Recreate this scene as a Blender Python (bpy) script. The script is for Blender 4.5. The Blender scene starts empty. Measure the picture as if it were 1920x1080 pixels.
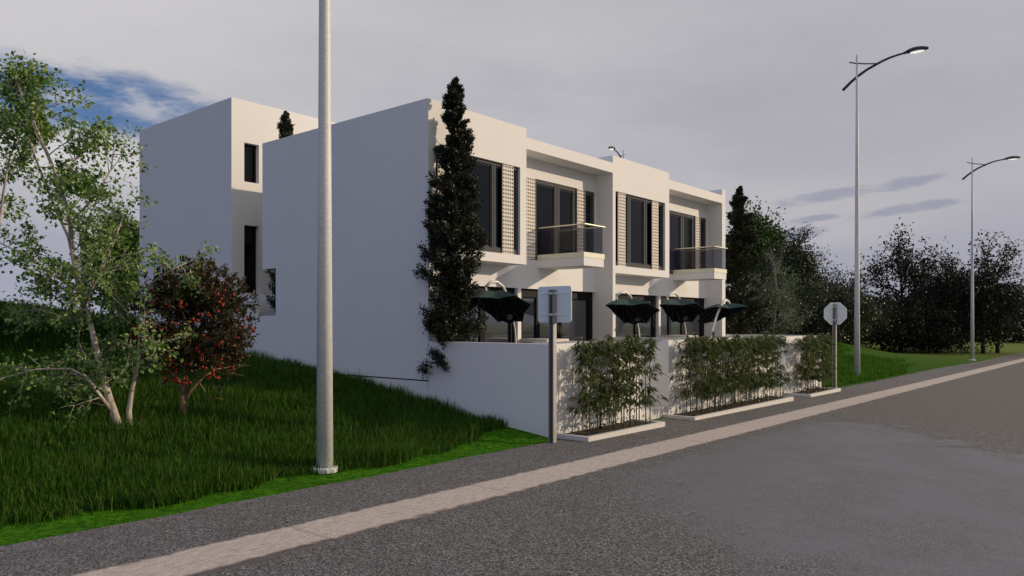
import bpy, math, random
import numpy as np
from mathutils import Vector, Matrix
R = math.radians
S = bpy.context.scene
COL = S.collection

# ------------------------------------------------------------------ camera
cam_d = bpy.data.cameras.new("camera")
cam = bpy.data.objects.new("camera", cam_d); COL.objects.link(cam)
CAM = Vector((-12.0398, -12.6384, 2.3))
cam.location = CAM
cam.rotation_euler = (R(90), 0, R(40.0935 - 90))
cam_d.sensor_width = 36; cam_d.lens = 1423 / 1920 * 36
cam_d.shift_y = 65 / 1920
cam_d.clip_start = .05; cam_d.clip_end = 3000
S.camera = cam

# ------------------------------------------------------------------ sun, sky, exposure
SUN_EL, SUN_AZ = R(17.1), math.atan2(.743, -.669)     # azimuth clockwise from +Y
ld = bpy.data.lights.new("sun", 'SUN'); ld.energy = 3.15; ld.angle = R(.8); ld.color = (1.0, .79, .55)
so = bpy.data.objects.new("sun", ld); COL.objects.link(so)
tosun = Vector((math.sin(SUN_AZ) * math.cos(SUN_EL), math.cos(SUN_AZ) * math.cos(SUN_EL), math.sin(SUN_EL)))
so.rotation_euler = (-tosun).to_track_quat('-Z', 'Y').to_euler(); so.location = (30, -30, 30)
S.view_settings.view_transform = 'Standard'; S.view_settings.look = 'None'
S.view_settings.exposure = 0; S.view_settings.gamma = 1

class NT:
    """small node-tree writer"""
    def __init__(s, tree): s.t = tree; tree.nodes.clear()
    def n(s, typ, ins=None, **kw):
        nd = s.t.nodes.new(typ)
        for k, v in kw.items(): setattr(nd, k, v)
        for k, v in (ins or {}).items():
            sk = nd.inputs[k]
            if isinstance(v, bpy.types.NodeSocket): s.t.links.new(v, sk)
            elif isinstance(v, bpy.types.Node): s.t.links.new(v.outputs[0], sk)
            else: sk.default_value = v
        return nd
    def m(s, op, a, b=0.0, c=0.0, clamp=False):
        return s.n('ShaderNodeMath', {0: a, 1: b, 2: c}, operation=op, use_clamp=clamp).outputs[0]
    def mix(s, f, a, b):
        nd = s.n('ShaderNodeMix', data_type='RGBA')
        for i, v in ((0, f), (6, a), (7, b)):
            sk = nd.inputs[i]
            if isinstance(v, bpy.types.NodeSocket): s.t.links.new(v, sk)
            else: sk.default_value = v if i == 0 else (tuple(v) + (1,))[:4]
        return nd.outputs[2]
    def ramp(s, f, pts):
        nd = s.n('ShaderNodeValToRGB', {0: f}); e = nd.color_ramp.elements
        while len(e) < len(pts): e.new(.5)
        for el, (p, c) in zip(e, pts):
            el.position = p; el.color = (c, c, c, 1) if isinstance(c, (int, float)) else tuple(c) + (1,)
        return nd.outputs[0]
    def noise(s, vec, sc, det=4, rough=.5, w=None):
        nd = s.n('ShaderNodeTexNoise', {'Scale': sc, 'Detail': det, 'Roughness': rough})
        if vec is not None: s.t.links.new(vec, nd.inputs['Vector'])
        return nd.outputs[0]
    def ss(s, a, b, x):
        return s.n('ShaderNodeMapRange', {0: x, 1: a, 2: b, 3: 0.0, 4: 1.0}, interpolation_type='SMOOTHSTEP').outputs[0]

W = bpy.data.worlds.new("World"); S.world = W; W.use_nodes = True
def build_world():
    N = NT(W.node_tree)
    tc = N.n('ShaderNodeTexCoord')
    sep = N.n('ShaderNodeSeparateXYZ', {0: tc.outputs['Generated']})
    x, y, z = sep.outputs
    az = N.m('MULTIPLY', N.m('ARCTAN2', x, y), 57.2958)       # degrees clockwise from +Y
    el = N.m('MULTIPLY', N.m('ARCSINE', z), 57.2958)
    sky = N.n('ShaderNodeTexSky', sky_type='NISHITA', sun_disc=False, sun_elevation=SUN_EL,
              sun_rotation=SUN_AZ, air_density=1.0, dust_density=.6, ozone_density=2.0)
    skyc = N.mix(1.0, (1, 1, 1), sky.outputs[0])
    def vec(sa, se, off=0.0):
        return N.n('ShaderNodeCombineXYZ', {0: N.m('MULTIPLY', az, sa), 1: N.m('MULTIPLY', el, se), 2: off}).outputs[0]
    n1 = N.noise(vec(.05, .16, 3.1), 1.0, 6, .55)
    n2 = N.noise(vec(.022, .055, 7.3), 1.0, 5, .55)
    n3 = N.noise(vec(.09, .5, 1.7), 1.0, 5, .5)
    n5 = N.noise(vec(.2, .6, 9.1), 1.0, 6, .6)
    n6 = N.noise(vec(.45, 1.6, 4.4), 1.0, 5, .6)
    def lobe(a, e, wa, we, jit=None, amp=.8, slope=0.0):
        d = N.m('ADD', N.m('POWER', N.m('DIVIDE', N.m('SUBTRACT', az, a), wa), 2.0),
                N.m('POWER', N.m('DIVIDE', N.m('SUBTRACT', N.m('SUBTRACT', el, N.m('MULTIPLY', N.m('SUBTRACT', az, a), slope)), e), we), 2.0))
        if jit is not None: d = N.m('ADD', d, N.m('MULTIPLY', N.m('SUBTRACT', jit, .5), amp * 4))
        return N.ss(1.25, .15, d)
    # two gaps of blue in the cloud sheet, broken by wisps
    g = N.m('MAXIMUM', lobe(17.0, 14.2, 13.0, 2.5, n5, .5), lobe(-30, 22, 26, 7, n1))
    side = N.m('MULTIPLY', N.m('MULTIPLY', N.ss(9, -8, az), N.ss(-125, -95, az)), N.ss(70, 50, el))  # unseen blue sky added out of frame to tint the shaded gable
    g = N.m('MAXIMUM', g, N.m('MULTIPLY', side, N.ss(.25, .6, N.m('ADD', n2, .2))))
    wisp = N.ss(.46, .68, n5)
    g = N.m('MULTIPLY', g, N.m('SUBTRACT', 1.0, N.m('MULTIPLY', wisp, .6)))
    g = N.m('MULTIPLY', g, .95)
    # cloud colour: lilac grey, lighter above, bluer near the horizon and in the soft bands
    shade = N.m('ADD', N.m('MULTIPLY', N.ss(.3, .72, n2), .55), N.m('MULTIPLY', N.ss(.32, .7, n1), .45))
    c = N.mix(shade, (5.6, 5.5, 5.8), (3.8, 3.82, 4.4))
    up = N.ss(9, 27, el)
    c = N.mix(N.m('MULTIPLY', up, .45), c, (5.3, 5.15, 5.3))
    left = N.ss(48, 18, az)
    c = N.mix(N.m('MULTIPLY', N.m('MULTIPLY', left, N.ss(11.5, 16, el)), .45), c, (6.9, 6.7, 6.7))
    puff = N.m('MULTIPLY', lobe(17, 10.9, 14, 1.5, n5, .5), .8)
    c = N.mix(puff, c, (6.4, 6.2, 6.2))
    low = N.ss(9.5, 1.5, el)
    c = N.mix(N.m('MULTIPLY', low, .75), c, (3.1, 3.3, 4.4))
    right = N.m('MULTIPLY', N.ss(58, 80, az), N.ss(26, 12, el))
    c = N.mix(N.m('MULTIPLY', right, .55), c, (3.8, 3.75, 4.3))
    pale = N.m('MULTIPLY', lobe(71.5, 7.6, 11, 2.6, n3, .2), .6)
    c = N.mix(pale, c, (5.0, 4.85, 5.05))
    st = N.m('MAXIMUM', lobe(72.3, 8.75, 4.2, .5, n6, .75, .11), lobe(77.3, 9.25, 2.4, .42, n6, .75, .11))
    st = N.m('MAXIMUM', st, lobe(77.2, 7.55, 3.6, .4, n6, .75, .11))
    st = N.m('MAXIMUM', st, lobe(70.0, 6.2, 3.0, .5, n6, .75, .11))
    st = N.m('MAXIMUM', st, lobe(71.5, 7.2, 2.4, .3, n6, .75, .11))
    c = N.mix(N.m('MULTIPLY', st, .6), c, (2.5, 2.65, 3.7))
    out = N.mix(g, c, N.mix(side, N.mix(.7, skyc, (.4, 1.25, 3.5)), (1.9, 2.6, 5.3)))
    gr = N.ss(-.4, -2.0, el)
    out = N.mix(gr, out, (.5, .5, .5))
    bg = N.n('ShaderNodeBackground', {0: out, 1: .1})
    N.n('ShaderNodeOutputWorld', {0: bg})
build_world()

# ------------------------------------------------------------------ materials
def mat(name):
    m = bpy.data.materials.new(name); m.use_nodes = True
    return m, NT(m.node_tree)
def fin(N, **k):
    p = N.n('ShaderNodeBsdfPrincipled', k); N.n('ShaderNodeOutputMaterial', {0: p}); return p
def opos(N): return N.n('ShaderNodeTexCoord').outputs['Object']
def gpos(N): return N.n('ShaderNodeNewGeometry').outputs['Position']
def bump(N, h, st, dist=.01): return N.n('ShaderNodeBump', {'Height': h, 'Strength': st, 'Distance': dist}).outputs[0]

def m_plaster():
    m, N = mat("white_plaster"); P = gpos(N)
    a = N.noise(P, .7, 5, .6); b = N.noise(P, 9, 5, .6); f = N.noise(P, 160, 3, .6)
    streak = N.noise(N.n('ShaderNodeMapping', {0: P, 'Scale': (3.5, 3.5, .28)}).outputs[0], 1.0, 5, .6)
    v = N.m('ADD', N.m('MULTIPLY', a, .6), N.m('MULTIPLY', b, .4))
    c = N.ramp(v, [(.3, (.735, .73, .725)), (.7, (.77, .765, .76))])
    c = N.mix(N.m('MULTIPLY', N.ss(.55, .8, streak), .05), c, (.5, .49, .47))
    fin(N, **{'Base Color': c, 'Roughness': .85, 'Normal': bump(N, N.m('ADD', f, N.m('MULTIPLY', b, .5)), .12, .004)})
    return m
def m_plain(name, col, rough=.6, metal=0.0, spec=.5, var=.0, vs=6.0, ior=None, bs=0.0, bsc=200):
    m, N = mat(name); P = opos(N)
    k = {'Roughness': rough, 'Metallic': metal, 'Specular IOR Level': spec}
    if ior: k['IOR'] = ior
    if var:
        n = N.noise(P, vs, 4, .6)
        k['Base Color'] = N.mix(n, tuple(x * (1 - var) for x in col), tuple(min(1, x * (1 + var)) for x in col))
    else: k['Base Color'] = tuple(col) + (1,)
    if bs: k['Normal'] = bump(N, N.noise(P, bsc, 3, .6), bs, .003)
    fin(N, **k); return m
def m_galv():
    m, N = mat("galvanised_steel"); P = opos(N)
    v = N.n('ShaderNodeTexVoronoi', {'Vector': P, 'Scale': 70.0}).outputs['Color']
    sp = N.n('ShaderNodeSeparateColor', {0: v}).outputs[0]
    n = N.noise(P, 5, 4, .6)
    c = N.mix(sp, (.52, .53, .55), (.78, .77, .75)); c = N.mix(N.m('MULTIPLY', n, .3), c, (.45, .44, .42))
    fin(N, **{'Base Color': c, 'Roughness': .5, 'Metallic': .0, 'Normal': bump(N, N.noise(P, 120, 3, .7), .35, .004)})
    return m
def m_asphalt(wet):
    m, N = mat("wet_asphalt" if wet else "dry_asphalt"); P = gpos(N)
    g1 = N.n('ShaderNodeTexVoronoi', {'Vector': P, 'Scale': 72.0}).outputs['Color']
    g1 = N.n('ShaderNodeSeparateColor', {0: g1}).outputs[0]
    g2 = N.noise(P, 90, 3, .75); big = N.noise(P, .35, 5, .6); mid = N.noise(P, 2.2, 5, .6)
    gr = N.m('ADD', N.m('MULTIPLY', g1, .5), N.m('MULTIPLY', g2, .5))
    c = N.ramp(gr, [(.26, (.01, .01, .012)), (.5, (.08, .079, .081)), (.78, (.33, .32, .32))])
    c = N.mix(N.m('MULTIPLY', N.ss(.35, .7, mid), .35), c, (.065, .06, .058))
    sx, sy, sz = N.n('ShaderNodeSeparateXYZ', {0: P}).outputs
    if wet:
        # browner tarmac further down the road; smooth damp patches nearer, pale sky sheen painted in
        far = N.ss(6.5, 8.5, N.m('ADD', sx, N.m('MULTIPLY', N.m('ADD', sy, 10.0), -.45)))
        c = N.mix(N.m('MULTIPLY', far, .6), c, (.115, .098, .09))
        jit = N.m('MULTIPLY', N.m('SUBTRACT', N.noise(P, .55, 6, .62), .5), 5.5)
        along = N.m('ADD', N.m('ADD', sx, N.m('MULTIPLY', N.m('ADD', sy, 8.0), -.75)), jit)
        w1 = N.m('MULTIPLY', N.ss(-4.2, -2.6, along), N.ss(6.3, 5.8, along))
        w1 = N.m('MULTIPLY', w1, N.ss(-6.25, -7.0, N.m('ADD', sy, N.m('MULTIPLY', jit, .12))))
        w2 = N.m('MULTIPLY', w1, N.ss(.38, .62, N.noise(P, .8, 5, .55)))
        wetf = N.m('ADD', N.m('MULTIPLY', w1, .7), N.m('MULTIPLY', w2, .3))
        c = N.mix(N.m('MULTIPLY', wetf, .72), c, (.125, .13, .143))
        rough = N.m('SUBTRACT', .88, N.m('MULTIPLY', wetf, .45))
        bs = N.m('SUBTRACT', .8, N.m('MULTIPLY', wetf, .5))
    else:
        rough = .85; bs = .7
    b = N.n('ShaderNodeBump', {'Height': gr, 'Strength': bs, 'Distance': .012}).outputs[0]
    fin(N, **{'Base Color': c, 'Roughness': rough, 'Normal': b}); return m
def m_kerb():
    m, N = mat("worn_stone_strip"); P = gpos(N)
    st = N.n('ShaderNodeMapping', {0: P, 'Scale': (3.0, 11.0, 1)}).outputs[0]
    a = N.noise(st, 2.2, 6, .65); b = N.noise(P, 40, 4, .6); d = N.noise(st, 6, 4, .6)
    c = N.ramp(a, [(.25, (.3, .25, .215)), (.5, (.51, .44, .39)), (.75, (.6, .53, .48))])
    c = N.mix(N.m('MULTIPLY', N.ss(.62, .72, d), .6), c, (.1, .085, .08))
    sx, sy, _ = N.n('ShaderNodeSeparateXYZ', {0: P}).outputs
    blk = N.noise(N.n('ShaderNodeCombineXYZ', {0: N.m('FLOOR', N.m('DIVIDE', sx, 2.9))}).outputs[0], 5.3, 1)
    c = N.mix(N.m('MULTIPLY', N.m('SUBTRACT', blk, .35), .5), c, (.27, .22, .19))
    jt = N.ss(.012, .006, N.m('ABSOLUTE', N.m('SUBTRACT', N.m('FRACT', N.m('DIVIDE', sx, 2.9)), .5)))
    c = N.mix(N.m('MULTIPLY', jt, .28), c, (.1, .085, .075))
    e = N.noise(P, 5.0, 5, .7)
    dist = N.m('SUBTRACT', .42, N.m('ABSOLUTE', N.m('ADD', sy, 5.78)))
    edge = N.ss(.1, .01, N.m('ADD', dist, N.m('MULTIPLY', N.m('SUBTRACT', e, .5), .22)))
    c = N.mix(N.m('MULTIPLY', edge, .9), c, (.055, .05, .048))
    h = N.m('ADD', N.m('MULTIPLY', a, 1.0), N.m('MULTIPLY', b, .4))
    fin(N, **{'Base Color': c, 'Roughness': .85, 'Normal': bump(N, h, .8, .03)}); return m
def m_lawn():
    m, N = mat("mown_grass"); P = gpos(N)
    f = N.noise(P, 9, 5, .75); ff = N.noise(P, 38, 4, .75); g = N.noise(P, .9, 4, .6)
    v = N.m('ADD', N.m('MULTIPLY', f, .55), N.m('MULTIPLY', ff, .45))
    c = N.ramp(v, [(.36, (.004, .022, .001)), (.5, (.035, .13, .005)), (.64, (.11, .29, .016))])
    c = N.mix(N.m('MULTIPLY', N.ss(.4, .7, g), .4), c, (.03, .07, .006))
    sx, sy, _ = N.n('ShaderNodeSeparateXYZ', {0: P}).outputs
    c = N.mix(N.m('MULTIPLY', N.ss(6, 16, sx), .75), c, N.mix(f, (.018, .055, .008), (.055, .11, .02)))
    c = N.mix(N.m('MULTIPLY', N.ss(30, 75, sx), .9), c, N.mix(g, (.11, .16, .035), (.16, .195, .055)))
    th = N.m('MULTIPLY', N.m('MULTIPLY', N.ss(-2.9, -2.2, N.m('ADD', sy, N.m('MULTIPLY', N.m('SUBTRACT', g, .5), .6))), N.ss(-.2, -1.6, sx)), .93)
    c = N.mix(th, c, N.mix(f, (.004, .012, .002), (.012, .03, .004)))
    h = N.m('ADD', v, N.m('MULTIPLY', f, .5))
    fin(N, **{'Base Color': c, 'Roughness': .95, 'Specular IOR Level': .03, 'Normal': bump(N, h, .9, .03)}); return m
def m_leaf(name, cols, rough=.45, trans=.3, spec=.4, back=None):
    """leaf colour varies leaf by leaf between the given tones"""
    m, N = mat(name)
    g = N.n('ShaderNodeNewGeometry'); r = g.outputs['Random Per Island']
    c = N.ramp(r, [(i / max(1, len(cols) - 1), c) for i, c in enumerate(cols)])
    p = N.n('ShaderNodeBsdfPrincipled', {'Base Color': c, 'Roughness': rough, 'Specular IOR Level': spec})
    t = N.n('ShaderNodeBsdfTranslucent', {0: N.mix(.35, c, (.12, .2, .02))})
    x = N.n('ShaderNodeMixShader', {0: trans, 1: p.outputs[0], 2: t.outputs[0]})
    N.n('ShaderNodeOutputMaterial', {0: x}); return m
def m_bark(name, c0, c1, sc=8):
    m, N = mat(name); P = opos(N)
    q = N.n('ShaderNodeMapping', {0: P, 'Scale': (1, 1, .35)}).outputs[0]
    n = N.noise(q, sc, 6, .65); b = N.noise(q, sc * 6, 4, .6)
    c = N.ramp(N.m('ADD', N.m('MULTIPLY', n, .7), N.m('MULTIPLY', b, .3)), [(.38, c0), (.62, c1)])
    fin(N, **{'Base Color': c, 'Roughness': .85, 'Normal': bump(N, N.m('ADD', n, b), .6, .02)}); return m
def m_clear(name, tint, gl=.08):
    m, N = mat(name)
    bf = N.n('ShaderNodeNewGeometry').outputs['Backfacing']      # reflect at the outer face only, no inner total reflection
    fr = N.m('MULTIPLY', N.n('ShaderNodeFresnel', {0: 1.45}).outputs[0], N.m('SUBTRACT', 1.0, bf))
    t = N.n('ShaderNodeBsdfTransparent', {0: tuple(tint) + (1,)})
    g = N.n('ShaderNodeBsdfGlossy', {0: (.5, .5, .5, 1), 'Roughness': .02})
    x = N.n('ShaderNodeMixShader', {0: fr, 1: t.outputs[0], 2: g.outputs[0]})
    N.n('ShaderNodeOutputMaterial', {0: x}); return m
def m_emit(name, col, st):
    m, N = mat(name); fin(N, **{'Base Color': (.8, .8, .8, 1), 'Emission Color': tuple(col) + (1,), 'Emission Strength': st}); return m

M = dict(
    plaster=m_plaster(), galv=m_galv(), road=m_asphalt(True), pave=m_asphalt(False), kerb=m_kerb(), lawn=m_lawn(),
    frame=m_plain("anodised_frame", (.088, .09, .096), .75, 0, .08, var=.1), dframe=m_plain("black_frame", (.01, .01, .014), .6, 0, .12),
    glass=m_plain("dark_glass", (.003, .004, .007), .03, 0, .22), mglass=m_plain("reflection_tint_glass", (.026, .031, .042), .06, 0, .5, ior=2.2),  # ground-floor panes: grey-blue base paints in the garden wall's reflection
    screen=m_plain("perforated_sheet", (.62, .57, .51), .6, 0, .3, var=.05), hole=m_plain("dark_hole", (.02, .018, .016), .9),
    bglass=m_clear("tinted_balustrade_glass", (.72, .73, .77)), rail=m_plain("brushed_rail", (.6, .58, .46), .35, .6),
    slabtrim=m_plain("pale_edge_trim", (.72, .72, .56), .5, var=.04), paving=m_plain("terrace_paving", (.3, .29, .28), .8, var=.15),
    conc=m_plain("planter_concrete", (.6, .575, .55), .8, var=.1, bs=.2), soil=m_plain("dark_soil", (.03, .022, .016), .95, var=.4, bs=.8, bsc=60),
    lampdark=m_plain("painted_lamp_steel", (.05, .055, .07), .45, .4, var=.1), lens=m_emit("lamp_lens", (1, .97, .9), .8),
    signback=m_plain("aluminium_sign_back", (.74, .8, .84), .6, .0, var=.06, vs=9), post=m_plain("grey_sign_post", (.3, .29, .28), .5, .5, var=.15),
    shade_lining=m_plain("shade_black_lining", (.004, .005, .006), .9, 0, .1), canopy=m_plain("dark_green_canvas", (.03, .066, .064), .85, var=.15), ubrmast=m_plain("white_painted_tube", (.72, .7, .66), .35),
    birchleaf=m_leaf("birch_leaf", [(.03, .075, .02), (.1, .21, .04), (.22, .37, .08), (.48, .58, .22)], .4, .4),
    birchbark=m_bark("birch_bark", (.24, .2, .165), (.62, .55, .48), 6), bushbark=m_bark("arbutus_bark", (.16, .09, .05), (.36, .25, .16), 10),
    darkbark=m_bark("dark_bark", (.02, .016, .012), (.06, .045, .035), 6),
    bushleaf=m_leaf("arbutus_leaf", [(.008, .01, .005), (.04, .02, .01), (.022, .028, .01), (.06, .042, .02), (.17, .15, .09)], .35, .12),
    fruit=m_plain("red_fruit", (.3, .028, .008), .55, 0, .4, var=.35, vs=30, bs=.4, bsc=260),
    cypleaf=m_leaf("cypress_leaf", [(.008, .011, .006), (.016, .021, .01), (.026, .031, .016), (.05, .05, .028)], .42, .04, .35),
    bamleaf=m_leaf("bamboo_leaf", [(.016, .032, .007), (.05, .078, .015), (.1, .13, .03), (.28, .29, .12)], .4, .25),
    culm=m_plain("bamboo_culm", (.075, .055, .03), .5, var=.4, vs=12), coverleaf=m_leaf("ground_cover_leaf", [(.01, .02, .008), (.03, .05, .02)], .4, .1),
    silverleaf=m_leaf("silver_leaf", [(.014, .03, .014), (.045, .075, .038), (.11, .15, .09), (.28, .32, .22)], .4, .15),
    darkleaf=m_leaf("evergreen_leaf", [(.005, .012, .005), (.012, .026, .009), (.025, .045, .015), (.07, .085, .04)], .35, .1),
    rowleaf=m_leaf("roadside_tree_leaf", [(.004, .006, .004), (.008, .011, .006), (.014, .018, .009), (.03, .03, .018)], .5, .05, .2),
    farleaf=m_leaf("far_tree_leaf", [(.02, .05, .01), (.045, .09, .018), (.08, .13, .03)], .6, .15, .2),
    blade=m_leaf("grass_blade", [(.004, .015, .002), (.011, .042, .004), (.028, .095, .008), (.062, .17, .016), (.11, .125, .03)], .6, .3, .08),
    hblade=m_leaf("shaded_rough_blade", [(.003, .01, .002), (.008, .022, .004), (.02, .04, .008)], .7, .1, .03),  # darker greens paint in the shade lying on the rise
    rblade=m_leaf("verge_blade", [(.01, .045, .005), (.026, .11, .008), (.05, .17, .012), (.1, .24, .022)], .6, .3, .08),
)

# ------------------------------------------------------------------ mesh helpers
class MB:
    def __init__(s): s.v = []; s.f = []; s.mi = []
    def add(s, vs, fs, mi=0):
        b = len(s.v); s.v += [tuple(p) for p in vs]; s.f += [tuple(i + b for i in f) for f in fs]; s.mi += [mi] * len(fs); return s
    def box(s, x0, x1, y0, y1, z0, z1, mi=0):
        return s.add([(x0, y0, z0), (x1, y0, z0), (x1, y1, z0), (x0, y1, z0), (x0, y0, z1), (x1, y0, z1), (x1, y1, z1), (x0, y1, z1)],
                     [(3, 2, 1, 0), (4, 5, 6, 7), (0, 1, 5, 4), (1, 2, 6, 5), (2, 3, 7, 6), (3, 0, 4, 7)], mi)
    def tube(s, pts, rad, n=8, cap=True, mi=0):
        pts = [Vector(p) for p in pts]
        if not hasattr(rad, '__len__'): rad = [rad] * len(pts)
        vs = []; t0 = (pts[1] - pts[0]).normalized()
        ref = Vector((0, 0, 1)) if abs(t0.z) < .9 else Vector((1, 0, 0))
        for i, p in enumerate(pts):
            t = (pts[min(i + 1, len(pts) - 1)] - pts[max(i - 1, 0)]).normalized()
            a = t.cross(ref)
            if a.length < 1e-4: a = t.orthogonal()
            a.normalize(); b = t.cross(a); ref = b.cross(t) * 1.0 if False else ref
            for k in range(n):
                q = 2 * math.pi * k / n
                vs.append(p + (a * math.cos(q) + b * math.sin(q)) * rad[i])
        fs = [(i * n + k, i * n + (k + 1) % n, (i + 1) * n + (k + 1) % n, (i + 1) * n + k) for i in range(len(pts) - 1) for k in range(n)]
        if cap: fs += [tuple(range(n - 1, -1, -1)), tuple((len(pts) - 1) * n + k for k in range(n))]
        return s.add(vs, fs, mi)
    def lathe(s, prof, c=(0, 0, 0), n=20, mi=0):
        vs = [(c[0] + r * math.cos(2 * math.pi * k / n), c[1] + r * math.sin(2 * math.pi * k / n), c[2] + z) for r, z in prof for k in range(n)]
        fs = [(i * n + k, i * n + (k + 1) % n, (i + 1) * n + (k + 1) % n, (i + 1) * n + k) for i in range(len(prof) - 1) for k in range(n)]
        return s.add(vs, fs + [tuple(range(n - 1, -1, -1)), tuple((len(prof) - 1) * n + k for k in range(n))], mi)
    def prism(s, poly, d, mi=0):
        n = len(poly); d = Vector(d)
        vs = [Vector(p) for p in poly] + [Vector(p) + d for p in poly]
        return s.add(vs, [tuple(range(n - 1, -1, -1)), tuple(range(n, 2 * n))] + [(k, (k + 1) % n, n + (k + 1) % n, n + k) for k in range(n)], mi)
    def build(s, name, mats, parent=None, smooth=False, bev=0.0):
        me = bpy.data.meshes.new(name); me.from_pydata(s.v, [], s.f)
        mats = mats if isinstance(mats, (list, tuple)) else [mats]
        for m in mats: me.materials.append(m)
        if len(mats) > 1: me.polygons.foreach_set('material_index', s.mi)
        if smooth: me.polygons.foreach_set('use_smooth', [True] * len(me.polygons))
        me.update()
        o = bpy.data.objects.new(name, me); COL.objects.link(o)
        if parent: o.parent = parent
        if bev:
            b = o.modifiers.new("bevel", 'BEVEL'); b.width = bev; b.segments = 2; b.limit_method = 'ANGLE'; b.angle_limit = R(40)
        return o
def np_mesh(name, verts, faces_flat, loop_tot, m, parent=None, smooth=False):
    """verts (n,3); faces_flat flat index list; loop_tot per-face vertex count"""
    me = bpy.data.meshes.new(name)
    verts = np.ascontiguousarray(verts, dtype=np.float32); ff = np.ascontiguousarray(faces_flat, dtype=np.int32); lt = np.ascontiguousarray(loop_tot, dtype=np.int32)
    me.vertices.add(len(verts)); me.vertices.foreach_set('co', verts.ravel())
    me.loops.add(len(ff)); me.loops.foreach_set('vertex_index', ff)
    me.polygons.add(len(lt)); ls = np.zeros(len(lt), np.int32); ls[1:] = np.cumsum(lt)[:-1]
    me.polygons.foreach_set('loop_start', ls)
    try: me.polygons.foreach_set('loop_total', lt)
    except Exception: pass
    me.polygons.foreach_set('use_smooth', np.full(len(lt), bool(smooth)))
    me.materials.append(m); me.update(calc_edges=True); me.validate()
    o = bpy.data.objects.new(name, me); COL.objects.link(o)
    if parent: o.parent = parent
    return o
def unit(a): return a / np.maximum(np.linalg.norm(a, axis=1, keepdims=True), 1e-6)
def leaf_arrays(c, d, nrm, L, Wd, fold=.25, kind='oval'):
    """one small folded leaf per row: c base, d along, nrm up; arrays (n,3); L,Wd (n,)"""
    d = unit(d); side = unit(np.cross(d, nrm)); up = np.cross(side, d)
    L = L[:, None]; Wd = Wd[:, None]; n = len(c)
    if kind == 'oval':
        p = [c, c + d * L * .42 + side * Wd * .5 + up * Wd * fold, c + d * L - up * L * .08, c + d * L * .42 - side * Wd * .5 + up * Wd * fold, c + d * L * .5]
        v = np.stack(p, 1).reshape(-1, 3); b = (np.arange(n) * 5)[:, None]
        f = (b + np.array([[0, 1, 2, 4, 0, 4, 2, 3]])).ravel(); lt = np.full(n * 2, 4)
    else:
        p = [c, c + d * L * .35 + side * Wd * .5, c + d * L - up * L * .18, c + d * L * .35 - side * Wd * .5]
        v = np.stack(p, 1).reshape(-1, 3); b = (np.arange(n) * 4)[:, None]
        f = (b + np.array([[0, 1, 2, 3]])).ravel(); lt = np.full(n, 4)
    return v, f, lt
def tag(o, label=None, cat=None, group=None, kind=None):
    if label: o['label'] = label
    if cat: o['category'] = cat
    if group: o['group'] = group
    if kind: o['kind'] = kind
    return o
def empty(name, loc=(0, 0, 0), rz=0):
    o = bpy.data.objects.new(name, None); COL.objects.link(o); o.location = loc; o.rotation_euler = (0, 0, rz); o.empty_display_size = .3; return o
def copy_tree(o, parent=None):
    c = o.copy(); COL.objects.link(c); c.parent = parent
    for ch in list(o.children): copy_tree(ch, c)
    return c
def at_origin(mb, root):
    """children of an empty placed at root.location keep world-space vertices"""
    x, y, z = root.location; mb.v = [(a - x, b - y, c - z) for a, b, c in mb.v]; return mb

# ------------------------------------------------------------------ terrain
PT = [(-400, 0), (-3.75, 0), (-3.5, 0), (-2.2, .15), (-.97, .3), (.41, .53), (1.94, .77), (3.2, .96), (5.07, 1.13), (6.6, 1.24), (7.5, 1.32), (15, 1.65), (20, 1.85), (40, 2.6), (80, 3.2), (400, 3.2)]
PX, PY = np.array([p[0] for p in PT], float), np.array([p[1] for p in PT], float)
def sms(a, b, x):
    t = np.clip((x - a) / (b - a), 0, 1); return t * t * (3 - 2 * t)
def terr(u, v):
    u = np.asarray(u, float); v = np.asarray(v, float)
    return (-.00645 * (np.clip(u, -60, 160) - 1) + np.interp(v, PX, PY) * (1 - .85 * sms(22, 58, u)) + .95 * np.exp(-((u - 33) / 12) ** 2 - ((v - 4) / 5.5) ** 2) * sms(-3.72, 1.5, v) + 1.9 * sms(14, 45, v) * (1 - sms(-8, 12, u)))
def tz(u, v): return float(terr(u, v))
def grid(name, us, vs, dz, m, jitter=None, smooth=True):
    U, V = np.meshgrid(us, vs, indexing='ij')
    if jitter is not None: V = V + jitter(U, V)
    Z = terr(U, V) + dz
    n, k = U.shape
    i = (np.arange(n - 1)[:, None] * k + np.arange(k - 1)[None, :]).ravel()[:, None]
    f = (i + np.array([[0, k, k + 1, 1]])).ravel()
    return np_mesh(name, np.stack([U, V, Z], -1).reshape(-1, 3), f, np.full((n - 1) * (k - 1), 4), m, smooth=smooth)
us = np.unique(np.concatenate([np.array([-900, -400, -200, -120, -60.]), np.arange(-60, 60, 1.0), np.arange(60, 161, 5.), np.array([160., 220, 320, 500, 900])]))
vs = np.unique(np.concatenate([np.array([-900, -300, -100, -40, -10, -3.75]), PX[1:-1], np.arange(-3.5, 45, .75), np.arange(45, 100, 5.), np.array([140., 220, 400, 900])]))
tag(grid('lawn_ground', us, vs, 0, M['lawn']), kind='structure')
ru = np.array([-900, -60., 160, 900])
def wob(U, V): return .02 * np.sin(U * 1.7) + .015 * np.sin(U * 4.3 + 1)
tag(grid('pavement', np.concatenate([[-60.], np.arange(-30, 90, .25), [160.]]), np.array([-5.42, -3.76]), .004, M['pave'],
         lambda U, V: np.where(V > -4, wob(U, V) + .12 * np.sin(U * .23), 0)), kind='structure')
tag(grid('road', ru, np.array([-34., -6.14]), .004, M['road']), kind='structure')
rng = np.random.default_rng(5)
ku = np.concatenate([[-60.], np.arange(-30, 90, .06), [160.]])
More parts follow.
